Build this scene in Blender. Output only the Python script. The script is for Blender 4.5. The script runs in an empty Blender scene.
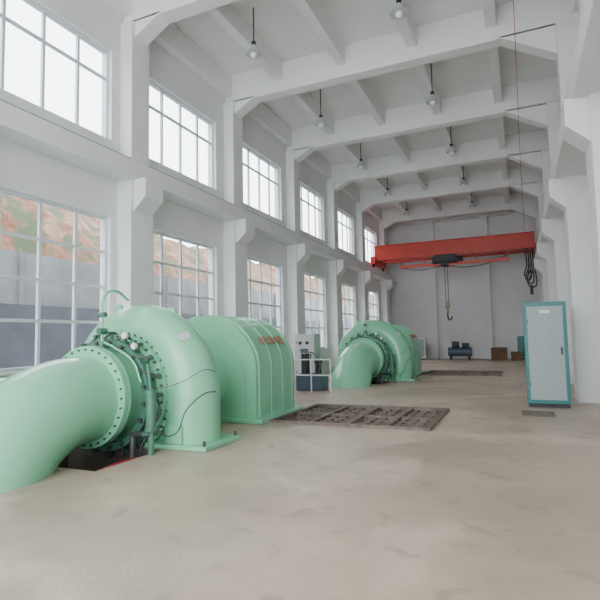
import bpy, bmesh, math, random
from mathutils import Vector, Matrix
random.seed(3)
sc=bpy.context.scene
COL=sc.collection
# ---------------------------------------------------------------- camera
rho=.02;p=math.atan(37.4/500);th=math.atan(219.3*math.cos(p)/500)
F=Vector((-math.sin(th)*math.cos(p),math.cos(th)*math.cos(p),math.sin(p)))
R=Vector((math.cos(th),math.sin(th),0)); U=R.cross(F)
R2=R*math.cos(rho)-U*math.sin(rho); U2=U*math.cos(rho)+R*math.sin(rho)
cd=bpy.data.cameras.new('camera'); cam=bpy.data.objects.new('camera',cd); COL.objects.link(cam)
M=Matrix.Identity(4)
for i in range(3):
    M[i][0]=R2[i];M[i][1]=U2[i];M[i][2]=-F[i]
M[0][3]=0;M[1][3]=0;M[2][3]=1.6
cam.matrix_world=M; cd.lens=30; cd.sensor_width=36; cd.clip_end=500
sc.camera=cam
# ---------------------------------------------------------------- materials
def mat(name,col,rough=.5,metal=0,noise=None,scale=4,bump=0,coat=0,col2=None,detail=6,bscale=None,rvar=0):
    m=bpy.data.materials.new(name); m.use_nodes=True
    nt=m.node_tree; b=nt.nodes['Principled BSDF']
    b.inputs['Base Color'].default_value=(*col,1); b.inputs['Roughness'].default_value=rough
    b.inputs['Metallic'].default_value=metal
    if coat: b.inputs['Coat Weight'].default_value=coat; b.inputs['Coat Roughness'].default_value=.12
    if noise or bump or col2:
        tc=nt.nodes.new('ShaderNodeTexCoord')
        n=nt.nodes.new('ShaderNodeTexNoise'); n.inputs['Scale'].default_value=scale; n.inputs['Detail'].default_value=detail
        n.inputs['Roughness'].default_value=.65
        nt.links.new(tc.outputs['Object'],n.inputs['Vector'])
        if noise or col2:
            r=nt.nodes.new('ShaderNodeValToRGB'); nt.links.new(n.outputs['Fac'],r.inputs['Fac'])
            r.color_ramp.elements[0].position=.32; r.color_ramp.elements[1].position=.68
            c2=col2 if col2 else tuple(c*(1-noise) for c in col)
            r.color_ramp.elements[0].color=(*c2,1); r.color_ramp.elements[1].color=(*col,1)
            nt.links.new(r.outputs['Color'],b.inputs['Base Color'])
        if rvar:
            mr=nt.nodes.new('ShaderNodeMapRange'); mr.inputs['To Min'].default_value=rough-rvar; mr.inputs['To Max'].default_value=rough+rvar
            nt.links.new(n.outputs['Fac'],mr.inputs['Value']); nt.links.new(mr.outputs['Result'],b.inputs['Roughness'])
        if bump:
            n2=nt.nodes.new('ShaderNodeTexNoise'); n2.inputs['Scale'].default_value=bscale or scale*6
            nt.links.new(tc.outputs['Object'],n2.inputs['Vector'])
            bp=nt.nodes.new('ShaderNodeBump'); bp.inputs['Strength'].default_value=bump; bp.inputs['Distance'].default_value=.02
            nt.links.new(n2.outputs['Fac'],bp.inputs['Height']); nt.links.new(bp.outputs['Normal'],b.inputs['Normal'])
    return m
M_wall=mat('white_plaster',(.83,.83,.83),.85,noise=.09,scale=.7,bump=.1)
M_ceil=mat('ceiling_plaster',(.86,.86,.85),.9,noise=.07,scale=.6)
M_green=mat('mint_paint',(.235,.61,.375),.28,noise=.06,scale=2,coat=.35)
M_green2=mat('mint_paint_dark',(.08,.22,.15),.35,noise=.25,scale=6)
M_steel=mat('grey_steel',(.14,.16,.155),.4,.6,noise=.3,scale=8)
M_dark=mat('dark_iron',(.045,.05,.055),.5,.3,noise=.3,scale=6)
M_rust=mat('rusty_steel',(.24,.185,.15),.6,.2,scale=5,col2=(.11,.085,.07))
M_red=mat('crane_red',(.62,.05,.03),.4,noise=.15,scale=2)
M_redp=mat('red_hose',(.45,.02,.03),.4)
M_frame=mat('window_alu',(.72,.76,.80),.4,.1)
M_teal=mat('teal_paint',(.03,.20,.19),.4,noise=.1,scale=3)
M_panel=mat('grey_panel',(.36,.42,.43),.45,scale=30,col2=(.29,.34,.35))
M_black=mat('black_rubber',(.02,.02,.022),.5)
M_blue=mat('blue_grey',(.08,.12,.17),.4,.2)
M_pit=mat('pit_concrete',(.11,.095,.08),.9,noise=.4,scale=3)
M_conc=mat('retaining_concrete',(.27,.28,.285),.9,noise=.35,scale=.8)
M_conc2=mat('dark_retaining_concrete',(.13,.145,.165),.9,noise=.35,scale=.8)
M_white=mat('white_enamel',(.8,.8,.8),.35)
M_lgrey=mat('light_grey_enamel',(.55,.58,.58),.4,noise=.05)
M_yel=mat('yellow_paint',(.35,.33,.2),.4)
M_txt=mat('red_lettering',(.50,.13,.09),.6)
M_wood=mat('crate_wood',(.22,.12,.07),.8,noise=.4,scale=3)
M_floor=mat('concrete_floor',(.54,.435,.33),.42,scale=1.6,col2=(.41,.325,.245),bump=.15,detail=12,bscale=30,rvar=.14)
nt=M_floor.node_tree;b=nt.nodes['Principled BSDF']
src=b.inputs['Base Color'].links[0].from_socket
tc=nt.nodes.new('ShaderNodeTexCoord')
def layer(src,scale,lo,hi,col,fac,dist=0):
    n=nt.nodes.new('ShaderNodeTexNoise');n.inputs['Scale'].default_value=scale;n.inputs['Detail'].default_value=8;n.inputs['Distortion'].default_value=dist
    nt.links.new(tc.outputs['Object'],n.inputs['Vector'])
    mr=nt.nodes.new('ShaderNodeMapRange');mr.inputs['From Min'].default_value=lo;mr.inputs['From Max'].default_value=hi;mr.inputs['To Max'].default_value=fac
    nt.links.new(n.outputs['Fac'],mr.inputs['Value'])
    mx=nt.nodes.new('ShaderNodeMix');mx.data_type='RGBA'
    nt.links.new(mr.outputs['Result'],mx.inputs['Factor']);nt.links.new(src,mx.inputs['A']);mx.inputs['B'].default_value=(*col,1)
    return mx.outputs['Result']
s=layer(src,.28,.44,.60,(.30,.235,.18),.7,.6)
s=layer(s,.5,.54,.66,(.62,.52,.42),.6,1.0)
s=layer(s,3.0,.58,.68,(.25,.19,.145),.5,.5)
s=layer(s,40,.62,.72,(.24,.185,.145),.5)
nt.links.new(s,b.inputs['Base Color'])
# hillside
M_hill=bpy.data.materials.new('red_earth_hill'); M_hill.use_nodes=True
nt=M_hill.node_tree;b=nt.nodes['Principled BSDF'];b.inputs['Roughness'].default_value=1
tc=nt.nodes.new('ShaderNodeTexCoord')
n1=nt.nodes.new('ShaderNodeTexNoise');n1.inputs['Scale'].default_value=.9;n1.inputs['Detail'].default_value=12;n1.inputs['Roughness'].default_value=.8
r1=nt.nodes.new('ShaderNodeValToRGB')
for i,(po,c) in enumerate([(.36,(.08,.04,.03)),(.46,(.19,.085,.05)),(.56,(.26,.155,.105)),(.68,(.36,.30,.25))]):
    e=r1.color_ramp.elements[i] if i<2 else r1.color_ramp.elements.new(po)
    e.position=po;e.color=(*c,1)
n2=nt.nodes.new('ShaderNodeTexNoise');n2.inputs['Scale'].default_value=.8;n2.inputs['Detail'].default_value=12;n2.inputs['Roughness'].default_value=.75
r2=nt.nodes.new('ShaderNodeValToRGB');r2.color_ramp.elements[0].position=.49;r2.color_ramp.elements[1].position=.55
mx=nt.nodes.new('ShaderNodeMix');mx.data_type='RGBA'
nt.links.new(tc.outputs['Object'],n1.inputs['Vector']);nt.links.new(tc.outputs['Object'],n2.inputs['Vector'])
nt.links.new(n1.outputs['Fac'],r1.inputs['Fac']);nt.links.new(n2.outputs['Fac'],r2.inputs['Fac'])
nt.links.new(r2.outputs['Color'],mx.inputs['Factor']);nt.links.new(r1.outputs['Color'],mx.inputs['A'])
mx.inputs['B'].default_value=(.075,.10,.055,1)
nt.links.new(mx.outputs['Result'],b.inputs['Base Color'])
# ---------------------------------------------------------------- builders
def empty(name,loc=(0,0,0),rz=0):
    e=bpy.data.objects.new(name,None);COL.objects.link(e);e.location=loc;e.rotation_euler=(0,0,rz);e.empty_display_size=.2;return e
def mk(name,bm,mats,parent=None,smooth=False,bevel=0,loc=None):
    bmesh.ops.recalc_face_normals(bm,faces=bm.faces)
    me=bpy.data.meshes.new(name);bm.to_mesh(me);bm.free()
    if not isinstance(mats,(list,tuple)):mats=[mats]
    for m in mats:me.materials.append(m)
    o=bpy.data.objects.new(name,me);COL.objects.link(o)
    if smooth:
        for f in me.polygons:f.use_smooth=True
        es=o.modifiers.new('es','EDGE_SPLIT');es.split_angle=math.radians(38)
    if bevel:
        bv=o.modifiers.new('bv','BEVEL');bv.width=bevel;bv.segments=2;bv.limit_method='ANGLE'
    if parent:o.parent=parent
    if loc:o.location=loc
    return o
def abox(bm,x0,x1,y0,y1,z0,z1,mi=0):
    v=[bm.verts.new(c) for c in [(x0,y0,z0),(x1,y0,z0),(x1,y1,z0),(x0,y1,z0),(x0,y0,z1),(x1,y0,z1),(x1,y1,z1),(x0,y1,z1)]]
    for q in [(0,1,2,3),(4,5,6,7),(0,1,5,4),(1,2,6,5),(2,3,7,6),(3,0,4,7)]:
        f=bm.faces.new([v[i] for i in q]);f.material_index=mi
def box(name,x0,x1,y0,y1,z0,z1,m,parent=None,bevel=0):
    bm=bmesh.new();abox(bm,x0,x1,y0,y1,z0,z1);return mk(name,bm,m,parent,bevel=bevel)
def boxes(name,lst,m,parent=None,bevel=0):
    bm=bmesh.new()
    for l in lst:abox(bm,*l)
    return mk(name,bm,m,parent,bevel=bevel)
def acyl(bm,p0,p1,r,r2=None,seg=16,mi=0):
    p0=Vector(p0);p1=Vector(p1);r2=r if r2 is None else r2
    d=(p1-p0).normalized();a=d.orthogonal().normalized();b_=d.cross(a)
    A=[];B=[]
    for i in range(seg):
        t=2*math.pi*i/seg;w=a*math.cos(t)+b_*math.sin(t)
        A.append(bm.verts.new(p0+w*r));B.append(bm.verts.new(p1+w*r2))
    for i in range(seg):
        f=bm.faces.new([A[i],A[(i+1)%seg],B[(i+1)%seg],B[i]]);f.material_index=mi
    f=bm.faces.new(A);f.material_index=mi;f=bm.faces.new(B);f.material_index=mi
def cyls(name,lst,m,parent=None,seg=16):
    bm=bmesh.new()
    for l in lst:acyl(bm,*l,seg=seg)
    return mk(name,bm,m,parent,smooth=True)
def sweep(name,cs,ns,rs,m,parent,seg=40,cap=True):
    bm=bmesh.new();rings=[]
    for c,(a,b_),r in zip(cs,ns,rs):
        rings.append([bm.verts.new(Vector(c)+(Vector(a)*math.cos(2*math.pi*i/seg)+Vector(b_)*math.sin(2*math.pi*i/seg))*r) for i in range(seg)])
    for A,B in zip(rings,rings[1:]):
        for i in range(seg):bm.faces.new([A[i],A[(i+1)%seg],B[(i+1)%seg],B[i]])
    if cap:bm.faces.new(rings[0]);bm.faces.new(rings[-1])
    return mk(name,bm,m,parent,smooth=True)
def lathe(name,prof,cx,cz,m,parent,seg=64):
    bm=bmesh.new();rings=[]
    for y,r in prof:
        rings.append([bm.verts.new((cx+r*math.cos(2*math.pi*i/seg),y,cz+r*math.sin(2*math.pi*i/seg))) for i in range(seg)])
    for A,B in zip(rings,rings[1:]):
        for i in range(seg):bm.faces.new([A[i],A[(i+1)%seg],B[(i+1)%seg],B[i]])
    bm.faces.new(rings[0]);bm.faces.new(rings[-1])
    return mk(name,bm,m,parent,smooth=True)
def wire(name,pts,r,m,parent=None,smooth=True):
    cu=bpy.data.curves.new(name,'CURVE');cu.dimensions='3D';cu.bevel_depth=r;cu.bevel_resolution=3;cu.use_fill_caps=True
    if smooth:
        s=cu.splines.new('BEZIER');s.bezier_points.add(len(pts)-1)
        for bp,q in zip(s.bezier_points,pts):
            bp.co=q;bp.handle_left_type=bp.handle_right_type='AUTO'
    else:
        s=cu.splines.new('POLY');s.points.add(len(pts)-1)
        for bp,q in zip(s.points,pts):bp.co=(*q,1)
    cu.materials.append(m)
    o=bpy.data.objects.new(name,cu);COL.objects.link(o)
    if parent:o.parent=parent
    return o
# ---------------------------------------------------------------- room
XL,XR,YB,YF,ZC=-8.2,1.75,34.5,-5.0,9.9
U1=(-5.8,6.55); U2o=(-5.1,18.15)
pits=[(-4.4,-1.5,8.67,10.99),(-3.65,-.8,20.3,22.6)]
tpits=[(-6.75,-4.88,4.75,6.0),(-6.05,-4.18,16.35,17.6)]
allp=pits+tpits
xs=sorted({XL-.3,XR+.3,*[q[0] for q in allp],*[q[1] for q in allp]})
ys=sorted({YF,YB+.3,*[q[2] for q in allp],*[q[3] for q in allp]})
bm=bmesh.new()
for i in range(len(xs)-1):
    for j in range(len(ys)-1):
        mxx=(xs[i]+xs[i+1])/2;my=(ys[j]+ys[j+1])/2
        if any(q[0]<mxx<q[1] and q[2]<my<q[3] for q in allp):continue
        v=[bm.verts.new(c) for c in [(xs[i],ys[j],0),(xs[i+1],ys[j],0),(xs[i+1],ys[j+1],0),(xs[i],ys[j+1],0)]]
        bm.faces.new(v)
bmesh.ops.remove_doubles(bm,verts=bm.verts,dist=1e-4)
mk('floor',bm,M_floor)
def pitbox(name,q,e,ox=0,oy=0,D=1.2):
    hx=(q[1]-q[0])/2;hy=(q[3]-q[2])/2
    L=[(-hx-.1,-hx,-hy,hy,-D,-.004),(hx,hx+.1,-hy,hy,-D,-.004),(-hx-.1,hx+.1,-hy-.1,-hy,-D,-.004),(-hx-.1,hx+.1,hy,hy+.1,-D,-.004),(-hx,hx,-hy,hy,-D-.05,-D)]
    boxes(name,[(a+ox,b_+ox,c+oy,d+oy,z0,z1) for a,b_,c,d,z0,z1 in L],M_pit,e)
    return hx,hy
for q in pits:
    e=empty('floor_pit_grating',((q[0]+q[1])/2,(q[2]+q[3])/2,0))
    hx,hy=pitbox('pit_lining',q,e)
    l=[(-hx-.06,hx+.06,-hy-.06,-hy+.03,-.05,.045),(-hx-.06,hx+.06,hy-.03,hy+.06,-.05,.045),(-hx-.06,-hx+.03,-hy,hy,-.05,.044),(hx-.03,hx+.06,-hy,hy,-.05,.044)]
    boxes('kerb_frame',l,M_rust,e)
    l=[]
    for k in range(1,4):
        x=-hx+2*hx*k/4;l.append((x-.04,x+.04,-hy,hy,-.12,.03))
    l.append((-hx,hx,-.04,.04,-.12,.025))
    boxes('pit_beams',l,M_rust,e)
    l=[];k=-hy+.2
    while k<hy-.1:
        l.append((-hx,hx,k-.009,k+.009,-.06,.0));k+=.29
    k=-hx+.14
    while k<hx-.05:
        l.append((k-.009,k+.009,-hy,hy,-.05,-.005));k+=.2
    boxes('pit_bars',l,M_rust,e)
box('floor_hatch_plate',-.05,.55,10.7,11.35,0,.02,M_rust,bevel=.004)
wins=[(-4.05,-.95),(.57,3.7),(5.0,8.35),(9.45,12.6),(14.05,17.15),(18.65,21.75),(23.25,26.4),(27.95,31.3)]
zs=[(1.1,4.35),(6.1,8.2)]
def wall_left():
    l=[];X0,X1=XL-.3,XL
    for za,zb in [(-.02,zs[0][0]),(zs[0][1],zs[1][0]),(zs[1][1],ZC+.2)]:
        l.append((X0,X1,YF,YB+.3,za,zb))
    for z0,z1 in zs:
        y=YF
        for a,b_ in wins:
            l.append((X0,X1,y,a,z0,z1));y=b_
        l.append((X0,X1,y,YB+.3,z0,z1))
    boxes('wall_left',l,M_wall)
wall_left()
box('wall_right',XR,XR+.3,YF,YB+.3,-.02,ZC+.2,M_wall)
box('wall_back',XL-.3,XR+.3,YB,YB+.3,-.02,ZC+.2,M_wall)
box('ceiling',XL-.3,XR+.3,YF,YB+.3,ZC,ZC+.25,M_ceil)
PY=[-.2,4.35,8.9,13.33,17.9,22.5,27.15,32.2]
l=[]
for y in PY:l.append((XL,XR,y-.2,y+.2,9.0,ZC))
for x in [-6.3,-4.3,-2.3,-.3]:l.append((x-.13,x+.13,YF,YB,9.35,ZC))
l.append((XL,XL+.25,YF,YB,9.2,ZC));l.append((XR-.25,XR,YF,YB,9.2,ZC))
l.append((XL,XR,YB-.3,YB,9.2,ZC))
boxes('trim_ceiling_beams',l,M_ceil,bevel=.015)
def prism_xz(bm,pts,y0,y1):
    A=[bm.verts.new((x,y0,z)) for x,z in pts];B=[bm.verts.new((x,y1,z)) for x,z in pts]
    bm.faces.new(A);bm.faces.new(B)
    n=len(pts)
    for i in range(n):bm.faces.new([A[i],A[(i+1)%n],B[(i+1)%n],B[i]])
bm=bmesh.new()
for y in PY:
    prism_xz(bm,[(XR-.6,8.3),(XR-1.9,9.05),(XR-.6,9.05)],y-.2,y+.2)
    prism_xz(bm,[(XL+.3,8.6),(XL+1.1,9.05),(XL+.3,9.05)],y-.2,y+.2)
mk('trim_beam_haunches',bm,M_ceil)
l=[]
for y in PY:
    l.append((XL,XL+.42,y-.38,y+.38,0,5.6));l.append((XL,XL+.35,y-.3,y+.3,5.6,9.0))
    l.append((XR-.62,XR,y-.38,y+.38,0,6.0));l.append((XR-.6,XR,y-.3,y+.3,6.0,9.05))
boxes('trim_piers',l,M_wall,bevel=.015)
bm=bmesh.new()
for y in PY:
    prism_xz(bm,[(XL+.42,4.5),(XL+.75,4.8),(XL+.75,5.22),(XL+.42,5.22)],y-.3,y+.3)
    prism_xz(bm,[(XR-.62,4.5),(XR-.95,4.8),(XR-.95,5.22),(XR-.62,5.22)],y-.3,y+.3)
mk('trim_corbels',bm,M_wall)
boxes('trim_crane_beams',[(XL+.0,XL+.52,YF,YB,5.2,5.62),(XR-.85,XR,YF,YB,5.2,5.62)],M_wall,bevel=.02)
boxes('crane_rail',[(XL+.28,XL+.34,YF,YB,5.62,5.72),(XR-.72,XR-.66,YF,YB,5.62,5.72)],M_steel)
boxes('trim_back_pilasters',[(-5.5,-5.0,YB-.3,YB,0,9.2),(-2.1,-1.6,YB-.3,YB,0,9.2)],M_wall,bevel=.01)
wi=0
for a,b_ in wins:
    for k,(z0,z1) in enumerate(zs):
        wi+=1
        e=empty('window_%d'%wi,(XL-.14,(a+b_)/2,z0))
        w=(b_-a)/2;h=z1-z0;t=.03
        l=[(-.04,.04,-w,-w+.06,0,h),(-.04,.04,w-.06,w,0,h),(-.038,.038,-w,w,0,.06),(-.038,.038,-w,w,h-.06,h)]
        n=4
        for i in range(1,n):
            y=-w+2*w*i/n;l.append((-.03,.03,y-t,y+t,.03,h-.03))
        hs=[h*.28,h*.52,h*.76] if k==0 else [h*.68]
        for z in hs:l.append((-.025,.025,-w+.03,w-.03,z-t,z+t))
        boxes('frame',l,M_frame,e)
        if k==0: box('sill',-.12,.2,-w-.05,w+.05,-.05,0.0,M_wall,e)
# ---------------------------------------------------------------- exterior
bm=bmesh.new()
nx,ny=30,80
g=[]
rnd=random.Random(8)
for i in range(nx+1):
    row=[]
    for j in range(ny+1):
        x=-16.3-i*1.0;y=-25+j*1.4
        s=min(1,i/11)
        H=10.0+ 7.5/(1+math.exp((y-17)/2.5))
        z=4.6+(H-4.6)*s**.8+(rnd.random()-.5)*.8*(1 if i else 0)+ .6*math.sin(y*.5+i)*s
        row.append(bm.verts.new((x+(rnd.random()-.5)*.5,y,z)))
    g.append(row)
for i in range(nx):
    for j in range(ny):bm.faces.new([g[i][j],g[i+1][j],g[i+1][j+1],g[i][j+1]])
mk('hillside',bm,M_hill,smooth=True)
l=[(-16.6,-16.0,-25,87,-.5,4.8)]
for k in range(28):l.append((-16.0,-15.9,-24+k*4,-23.85+k*4,-.5,4.8))
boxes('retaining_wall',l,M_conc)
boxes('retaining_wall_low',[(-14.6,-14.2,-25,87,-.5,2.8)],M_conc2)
box('outside_ground',-17,XL-.3,-25,87,-.5,-.1,M_conc)
# ---------------------------------------------------------------- hydro unit
def turbine(loc,q):
    T=empty('francis_turbine',(loc[0],loc[1],0));cz=.8;Ri=.64
    ox=(q[0]+q[1])/2-loc[0];oy=(q[2]+q[3])/2-loc[1]
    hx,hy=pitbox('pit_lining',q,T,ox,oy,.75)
    wire('drain_pipe_red',[(ox+hx-.15,oy-hy+.02,-.10),(ox+hx-.2,oy,-.08),(ox+hx-.15,oy+hy-.02,-.10)],.04,M_redp,T)
    cyls('pipe_clamps',[((ox+hx-.18,oy+y,-.75),(ox+hx-.18,oy+y,-.06),.02) for y in (-.4,.4)],M_steel,T,seg=8)
    cs=[];ns=[];rs=[]
    for z in (-.3,0,.4,.65):
        cs.append((Ri+.43,0,z));ns.append(((1,0,0),(0,1,0)));rs.append(.43)
    N=72
    for i in range(N+1):
        a=math.radians(330)*i/N
        r=.43-.20*i/N
        c=Ri+r
        cs.append((c*math.cos(a),0,cz+c*math.sin(a)));ns.append(((math.cos(a),0,math.sin(a)),(0,1,0)));rs.append(r)
    sweep('spiral_case',cs,ns,rs,M_green,T)
    a=math.radians(38);r=.43-.20*38/330;c=Ri+r;bb=math.radians(35)
    rad=Vector((math.cos(a),0,math.sin(a)));n=(rad*math.cos(bb)+Vector((0,-1,0))*math.sin(bb)).normalized()
    P=Vector((c*math.cos(a),0,cz+c*math.sin(a)))+n*(r+.006)
    tan=Vector((-math.sin(a),0,math.cos(a)));xx=tan.cross(n)
    o=boxes('nameplate',[(-.09,.09,-.06,.06,-.004,.006)],M_lgrey,T)
    Mx=Matrix((xx,tan,n)).transposed().to_4x4();Mx.translation=P;o.matrix_local=Mx
    lathe('stay_ring',[(-.36,.70),(-.36,.95),(-.28,.95),(-.26,.80),(.26,.80),(.30,.93),(.36,.93),(.36,.70)],0,cz,M_green,T)
    lathe('head_cover',[(-.34,.90),(-.46,.90),(-.46,.84),(-.52,.82),(-.53,.70),(-.66,.63),(-.98,.61)],0,cz,M_green,T)
    lathe('rear_cover',[(.34,.86),(.44,.86),(.46,.6),(.6,.45),(.8,.4),(.8,.2)],0,cz,M_green,T)
    bm=bmesh.new();rings=[];sg=72
    for y,r in [(-.64,.84),(-.64,.73),(-.74,.73),(-.74,.84)]:
        rings.append([bm.verts.new((r*math.cos(2*math.pi*i/sg),y,cz+r*math.sin(2*math.pi*i/sg))) for i in range(sg)])
    for k in range(4):
        A,B=rings[k],rings[(k+1)%4]
        for i in range(sg):bm.faces.new([A[i],A[(i+1)%sg],B[(i+1)%sg],B[i]])
    mk('regulating_ring',bm,M_green2,T,smooth=True)
    L=[]
    for i in range(44):
        a=2*math.pi*i/44;x,z=.87*math.cos(a),.87*math.sin(a);L.append(((x,-.46,cz+z),(x,-.505,cz+z),.018))
        x,z=.925*math.cos(a),.925*math.sin(a);L.append(((x,-.36,cz+z),(x,-.40,cz+z),.018))
    for i in range(32):
        a=2*math.pi*i/32;x,z=.685*math.cos(a),.685*math.sin(a);L.append(((x,-1.13,cz+z),(x,-.95,cz+z),.016))
    cyls('bolts',L,M_steel,T,seg=6)
    L=[];D=[]
    for i in range(20):
        a=2*math.pi*i/20;x,z=.76*math.cos(a),.76*math.sin(a)
        L.append(((x,-.50,cz+z),(x,-.64,cz+z),.045))
        x1,z1=.92*math.cos(a),.92*math.sin(a)
        L.append(((x,-.60,cz+z),(x1,-.60,cz+z1),.032))
        a2=a+.17;x2,z2=.79*math.cos(a2),.79*math.sin(a2)
        D.append(((x1,-.62,cz+z1),(x2,-.76,cz+z2),.022));D.append(((x2,-.80,cz+z2),(x2,-.64,cz+z2),.03));D.append(((x1,-.67,cz+z1),(x1,-.54,cz+z1),.03))
    cyls('guide_vane_arms',L,M_green2,T,seg=10)
    cyls('guide_vane_links',D,M_steel,T,seg=8)
    cs=[];ns=[];rs=[];r=.61;Rb=1.5;y0=-1.0
    for y in (y0,y0-.12,y0-.24):cs.append((0,y,cz-.03));ns.append(((1,0,0),(0,0,1)));rs.append(r)
    ys_=y0-.27
    for i in range(31):
        a=math.radians(80)*i/30
        cs.append((0,ys_-Rb*math.sin(a),cz-.03-Rb*(1-math.cos(a))))
        ns.append(((1,0,0),(0,-math.sin(a),math.cos(a))));rs.append(r+.06*i/30)
    sweep('draft_tube_elbow',cs,ns,rs,M_green,T,seg=56)
    lathe('tube_flange',[(-.975,.6),(-.975,.735),(-1.035,.735),(-1.035,.60)],0,cz,M_green,T)
    lathe('tube_flange_outer',[(-1.045,.6),(-1.045,.735),(-1.105,.735),(-1.105,.60)],0,cz,M_green,T)
    boxes('base_feet',[(.55,1.65,-.5,.5,0,.07),(.95,1.2,-.46,.46,.07,.35),(-1.45,-.75,-.45,.45,0,.07),(-1.15,-.95,-.4,.4,.07,.5)],M_green,T,bevel=.015)
    cyls('anchor_bolts',[((x,y,.07),(x,y,.14),.025) for x in (.62,1.58) for y in (-.43,.43)],M_steel,T,seg=6)
    for ang in (62,108):
        a=math.radians(ang);rr=1.42
        bm=bmesh.new();acyl(bm,(0,-.02,0),(0,.02,0),.09,seg=20)
        mk('lifting_lug',bm,M_green,T,smooth=True,loc=(rr*math.cos(a),0,cz+(rr-.02)*math.sin(a)))
    wire('relief_pipe',[(.05,-.85,1.55),(.05,-.85,1.9),(.05,-.8,2.3),(.05,-.6,2.38),(.05,-.3,2.25)],.022,M_green,T)
    wire('relief_pipe_b',[(.05,-.85,1.6),(.3,-.85,1.5),(.6,-.8,1.3),(.75,-.8,1.0)],.018,M_green,T)
    cyls('valve',[((.05,-.92,1.75),(.05,-.78,1.75),.05),((-.02,-.85,2.0),(.12,-.85,2.0),.04),((.05,-.85,1.45),(.05,-.85,1.6),.05)],M_green2,T)
    cyls('servomotor',[((.98,-.85,.35),(.98,-.85,.85),.075),((.98,-.85,.85),(.80,-.72,1.25),.025),((.98,-.85,0),(.98,-.85,.35),.045),((1.02,-.72,.3),(.95,-.98,.3),.03),((.98,-.85,.85),(.98,-.85,.9),.09),((.98,-.85,.33),(.98,-.85,.38),.09)],M_green2,T)
    cyls('servo_bracket',[((.6,-.8,.25),(.98,-.85,.3),.04),((.6,-.8,-.74),(.6,-.8,.25),.04)],M_steel,T)
    wire('cable_grey',[(.7,-.70,1.0),(1.05,-.75,.92),(1.3,-.55,1.0),(1.5,-.3,1.15),(1.5,0,1.1)],.006,M_steel,T)
    wire('cable_black',[(.98,-.8,.6),(1.1,-.8,.3),(1.3,-.75,.28),(1.4,-.6,.6),(1.5,-.3,.8),(1.5,0,.8)],.008,M_black,T)
    wire('copper_pipe',[(.8,-.7,.95),(1.05,-.75,.6),(.85,-.9,.1),(.85,-.9,-.7)],.015,M_dark,T)
    cyls('gauge',[((.42,-.75,1.68),(.42,-.80,1.68),.05),((.60,-.75,1.52),(.60,-.80,1.52),.045)],M_white,T)
    cyls('gauge_stems',[((.42,-.77,1.62),(.38,-.6,1.5),.012),((.60,-.77,1.47),(.54,-.6,1.4),.012)],M_steel,T)
    cyls('main_shaft',[((0,.7,cz),(0,1.5,cz),.16)],M_steel,T,seg=32)
    box('bearing_pedestal',-.5,.5,.85,1.35,0,cz+.1,M_green,T,bevel=.04)
    lathe('bearing_housing',[(.85,.2),(.85,.42),(1.35,.42),(1.35,.2)],0,cz,M_green,T)
    return T
prof=[(1.2,0),(1.2,1.08),(1.17,1.28),(1.08,1.48),(.94,1.68),(.76,1.85),(.52,1.98),(.26,2.05),(0,2.07)]
def generator(loc):
    G=empty('hydro_generator',(loc[0],loc[1]+1.85,0))
    def arch(name,sc_,y0,y1,m,z0=0,sm=True):
        pts=[(x*sc_,z0+(z-z0)*sc_ if z>0 else z) for x,z in prof]
        pts=pts+[(-x,z) for x,z in reversed(pts[:-1])]
        bm=bmesh.new();prism_xz(bm,pts,y0,y1)
        return mk(name,bm,m,G,smooth=True,bevel=.025)
    L=1.75
    arch('housing_shell',1,.12,L-.12,M_green)
    arch('end_bell_front',.985,0,.13,M_green)
    arch('end_bell_rear',.985,L-.13,L,M_green)
    for y in (.1,.6,1.1,L-.16): arch('rib_band',1.01,y,y+.035,M_green)
    arch('bell_inset',.8,-.05,.02,M_green)
    box('base_plate',-1.35,1.35,-.1,L+.1,0,.09,M_green,G,bevel=.02)
    lathe('shaft_cover',[(-.3,.2),(-.3,.5),(0,.6),(.02,.2)],0,.8,M_green,G)
    lathe('exciter',[(L,.2),(L,.55),(L+.55,.55),(L+.62,.45),(L+.62,.2)],0,.8,M_green2,G)
    box('exciter_stand',-.35,.35,L+.12,L+.55,0,.5,M_green,G)
    try:
        cu=bpy.data.curves.new('lettering','FONT');cu.body='水轮发电机';cu.size=.22;cu.extrude=.003;cu.align_x='CENTER';cu.materials.append(M_txt)
        o=bpy.data.objects.new('lettering',cu);COL.objects.link(o);o.parent=G
        n=Vector((.82,0,.57)).normalized();xx=Vector((0,1,0));up=n.cross(xx)
        if up.z<0: up=-up
        xx=up.cross(n)
        Mx=Matrix((xx,up,n)).transposed().to_4x4();Mx.translation=Vector((1.075,.9,1.47))+n*.035
        o.matrix_local=Mx
    except Exception as ex:print(ex)
    return G
for u,q in ((U1,tpits[0]),(U2o,tpits[1])):
    turbine(u,q);generator(u)
e=empty('inlet_valve_pipe',(-7.35,4.6,0))
cyls('pipe',[((0,-1.6,.75),(0,.9,.75),.32)],M_green,e,seg=32)
cyls('flange',[((0,-.4,.75),(0,-.3,.75),.42),((0,.3,.75),(0,.4,.75),.42),((0,-.15,.9),(0,-.15,1.35),.06)],M_green2,e,seg=32)
boxes('stand',[(-.2,.2,-1.2,-1.0,0,.5),(-.2,.2,.6,.8,0,.5)],M_green2,e)
def cabinet(name,loc,w,d,h,body,front,extra=True,rz=0):
    e=empty(name,loc,rz)
    box('carcass',-w/2,w/2,0,d,.08,h,body,e,bevel=.01)
    box('plinth',-w/2+.02,w/2-.02,.03,d-.03,0,.08,M_dark,e)
    box('door_panel',-w/2+.07,w/2-.07,-.015,0,.16,h-.09,front,e,bevel=.006)
    if extra:
        boxes('handle',[(w/2-.14,w/2-.11,-.05,-.015,h*.5,h*.5+.16)],M_dark,e)
        boxes('hinges',[(-w/2+.06,-w/2+.09,-.03,-.0,h*.2,h*.2+.08),(-w/2+.06,-w/2+.09,-.03,0,h*.8,h*.8+.08)],M_steel,e)
    return e
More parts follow.
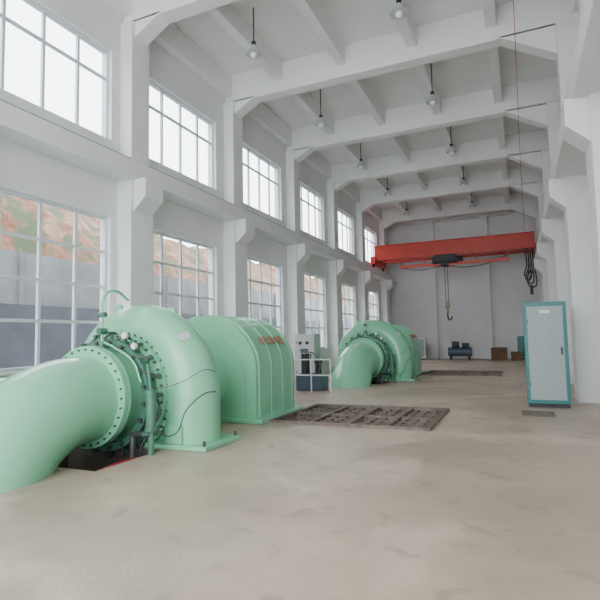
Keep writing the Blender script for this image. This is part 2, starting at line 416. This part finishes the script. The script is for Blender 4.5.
e=cabinet('electrical_cabinet',(.50,12.0,0),.84,.62,2.26,M_teal,M_panel)
boxes('nameplate',[(-.1,.1,-.022,-.015,2.02,2.08)],M_white,e)
c=cabinet('control_cabinet',(-7.0,16.3,0),.75,.6,1.72,M_lgrey,M_lgrey)
cyls('meters',[((-.15,-.02,1.4),(-.15,-.05,1.4),.06),((.12,-.02,1.4),(.12,-.05,1.4),.06)],M_dark,c)
boxes('display',[(-.15,.15,-.03,-.01,1.05,1.2)],M_blue,c)
def oil_unit(loc,m1,m2):
    e=empty('governor_oil_unit',loc)
    box('tank',-.42,.42,-.3,.3,.0,.5,m1,e,bevel=.03)
    cyls('accumulator',[((-.22,0,.5),(-.22,0,1.1),.13),((.2,0,.5),(.2,0,.8),.09),((.2,0,.8),(.2,0,.9),.12)],m2,e,seg=20)
    wire('pipework',[(-.22,-.1,1.05),(0,-.2,1.15),(.3,-.2,.95),(.3,-.2,.45)],.02,M_steel,e)
oil_unit((-5.85,14.2,0),M_blue,M_dark)
e=empty('guard_railing',(-5.9,13.5,0))
cyls('posts',[((x,0,0),(x,0,.95),.02) for x in (-.9,-.3,.3,.9)],M_white,e,seg=10)
cyls('rails',[((-.9,0,z),(.9,0,z),.018) for z in (.5,.95)],M_white,e,seg=10)
cabinet('switch_cabinet',(-7.0,33.2,0),.8,.6,1.4,M_white,M_panel)
cabinet('switch_cabinet',(-6.1,33.2,0),.8,.6,1.4,M_white,M_panel)
cabinet('switch_cabinet',(.05,33.4,0),.6,.6,1.5,M_white,M_teal)
def crate(loc,w,d,h):
    e=empty('wooden_crate',loc)
    box('body',-w/2+.03,w/2-.03,-d/2+.03,d/2-.03,.04,h-.03,M_wood,e)
    l=[]
    for k in range(5):
        z=.02+(h-.12)*k/4
        l.append((-w/2,w/2,-d/2,-d/2+.03,z,z+.09));l.append((-w/2,-w/2+.03,-d/2,d/2,z,z+.09));l.append((w/2-.03,w/2,-d/2,d/2,z,z+.09))
    for x in (-w/2,w/2-.09):l.append((x,x+.09,-d/2-.02,-d/2,0,h))
    l.append((-w/2,w/2,-d/2,d/2,h-.03,h))
    boxes('slats',l,M_wood,e)
crate((-1.2,32.6,0),.9,.7,.75);crate((-.25,32.3,0),.6,.6,.5)
e=empty('air_compressor',(-3.5,32.8,0))
cyls('tank',[((-.7,0,.5),(.7,0,.5),.28)],M_blue,e,seg=24)
boxes('pump',[(-.45,-.05,-.2,.2,.78,1.15),(.15,.55,-.18,.18,.78,1.05),(-.6,-.5,-.2,.2,0,.4),(.5,.6,-.2,.2,0,.4)],M_dark,e,bevel=.02)
cyls('flywheel',[((-.25,-.28,.98),(-.25,-.22,.98),.2)],M_dark,e,seg=24)
# ---------------------------------------------------------------- overhead crane
yc=29.4
K=empty('overhead_crane',(0,yc,0))
xl,xr=XL+.31,XR-.69
boxes('bridge_girder',[(xl+.1,xr-.1,-.25,.25,6.15,6.95),(xl+.1,xr-.1,-.32,.32,6.1,6.16),(xl+.1,xr-.1,-.32,.32,6.93,6.99)],M_red,K,bevel=.01)
boxes('bridge_girder_rear',[(xl+.1,xr-.1,1.35,1.7,6.15,6.8)],M_red,K,bevel=.01)
boxes('end_truck',[(xl-.13,xl+.17,-.4,2.3,5.9,6.35),(xr-.15,xr+.15,-.4,2.3,5.9,6.35)],M_red,K,bevel=.01)
cyls('truck_wheels',[((x-.05,y,5.85),(x+.05,y,5.85),.13) for x in (xl,xr) for y in (-.2,2.1)],M_dark,K)
l=[(-6.2,-.35,-.62,-.5,5.48,5.64)]
for x in (-6.1,-4.8,-2,-.45):l.append((x-.03,x+.03,-.6,-.52,5.6,6.2))
boxes('conductor_rail',l,M_red,K)
boxes('hoist_trolley',[(-4.25,-3.1,-.75,.2,5.72,6.08),(-3.9,-3.5,-.7,.1,5.45,5.75)],M_dark,K,bevel=.03)
cyls('hoist_drum',[((-4.35,-.5,5.78),(-3.0,-.5,5.78),.24),((-3.0,-.5,5.78),(-2.7,-.5,5.78),.16)],M_dark,K,seg=20)
cyls('hoist_ropes',[((-3.75,-.2,5.6),(-3.75,-.2,3.35),.018),((-3.6,-.2,5.6),(-3.6,-.2,3.35),.018)],M_black,K,seg=6)
cyls('hook_block',[((-3.78,-.2,3.25),(-3.57,-.2,3.25),.2),((-3.675,-.2,3.1),(-3.675,-.2,2.85),.05)],M_yel,K,seg=20)
wire('hook',[(-3.675,-.2,2.9),(-3.675,-.2,2.6),(-3.6,-.2,2.42),(-3.48,-.2,2.5),(-3.46,-.2,2.62)],.04,M_dark,K)
wire('rail_cable',[(-6.1,-.6,5.5),(-5.0,-.6,5.3),(-3.8,-.6,5.45),(-2.6,-.6,5.3),(-1.5,-.6,5.4),(-.4,-.6,5.8),(.5,-.6,6.1)],.02,M_black,K)
for k in range(4):
    x=.45+.11*k
    wire('pendant_cable',[(x,-.5,6.1),(x+.05,-.5,5.2),(x-.02*k,-.5,4.6-.2*k),(x+.12,-.5,5.0),(x+.15,-.5,5.9)],.035,M_black,K)
box('pendant_control',.6,.75,-.58,-.45,3.6,4.1,M_dark,K)
wire('overhead_power_cable',[(.15,6,9.1),(.25,14,8.6),(.35,22,7.8),(.5,29.1,6.95)],.008,M_redp)
for k in range(-1,4):
    for x in (-5.75,-2.1):
        y=15.2+4.62*k
        e=empty('pendant_lamp',(x,y,0))
        cyls('rod',[((0,0,ZC),(0,0,9.0),.016),((0,0,9.0),(0,0,8.86),.06)],M_dark,e,seg=8)
        cyls('shade',[((0,0,8.9),(0,0,8.68),.06,.21)],M_lgrey,e,seg=20)
        bm=bmesh.new();bmesh.ops.create_uvsphere(bm,u_segments=12,v_segments=8,radius=.09)
        mk('bulb',bm,M_white,e,smooth=True,loc=(0,0,8.66))
# ---------------------------------------------------------------- light
w=bpy.data.worlds.new('overcast_sky');sc.world=w;w.use_nodes=True
bg=w.node_tree.nodes['Background'];bg.inputs['Color'].default_value=(.89,.95,1,1);bg.inputs['Strength'].default_value=7.3
def portal(loc,rot,sx,sy):
    ld=bpy.data.lights.new('sky_portal','AREA');ld.shape='RECTANGLE';ld.size=sx;ld.size_y=sy;ld.cycles.is_portal=True
    o=bpy.data.objects.new('sky_portal',ld);COL.objects.link(o);o.location=loc;o.rotation_euler=rot
for a,b_ in wins:
    for z0,z1 in zs:
        portal((XL-.32,(a+b_)/2,(z0+z1)/2),(0,-math.pi/2,0),z1-z0,b_-a)
portal(((XL+XR)/2,YF-.05,ZC/2),(math.pi/2,0,0),XR-XL,ZC)  # end wall behind the camera left out so sky light floods the hall
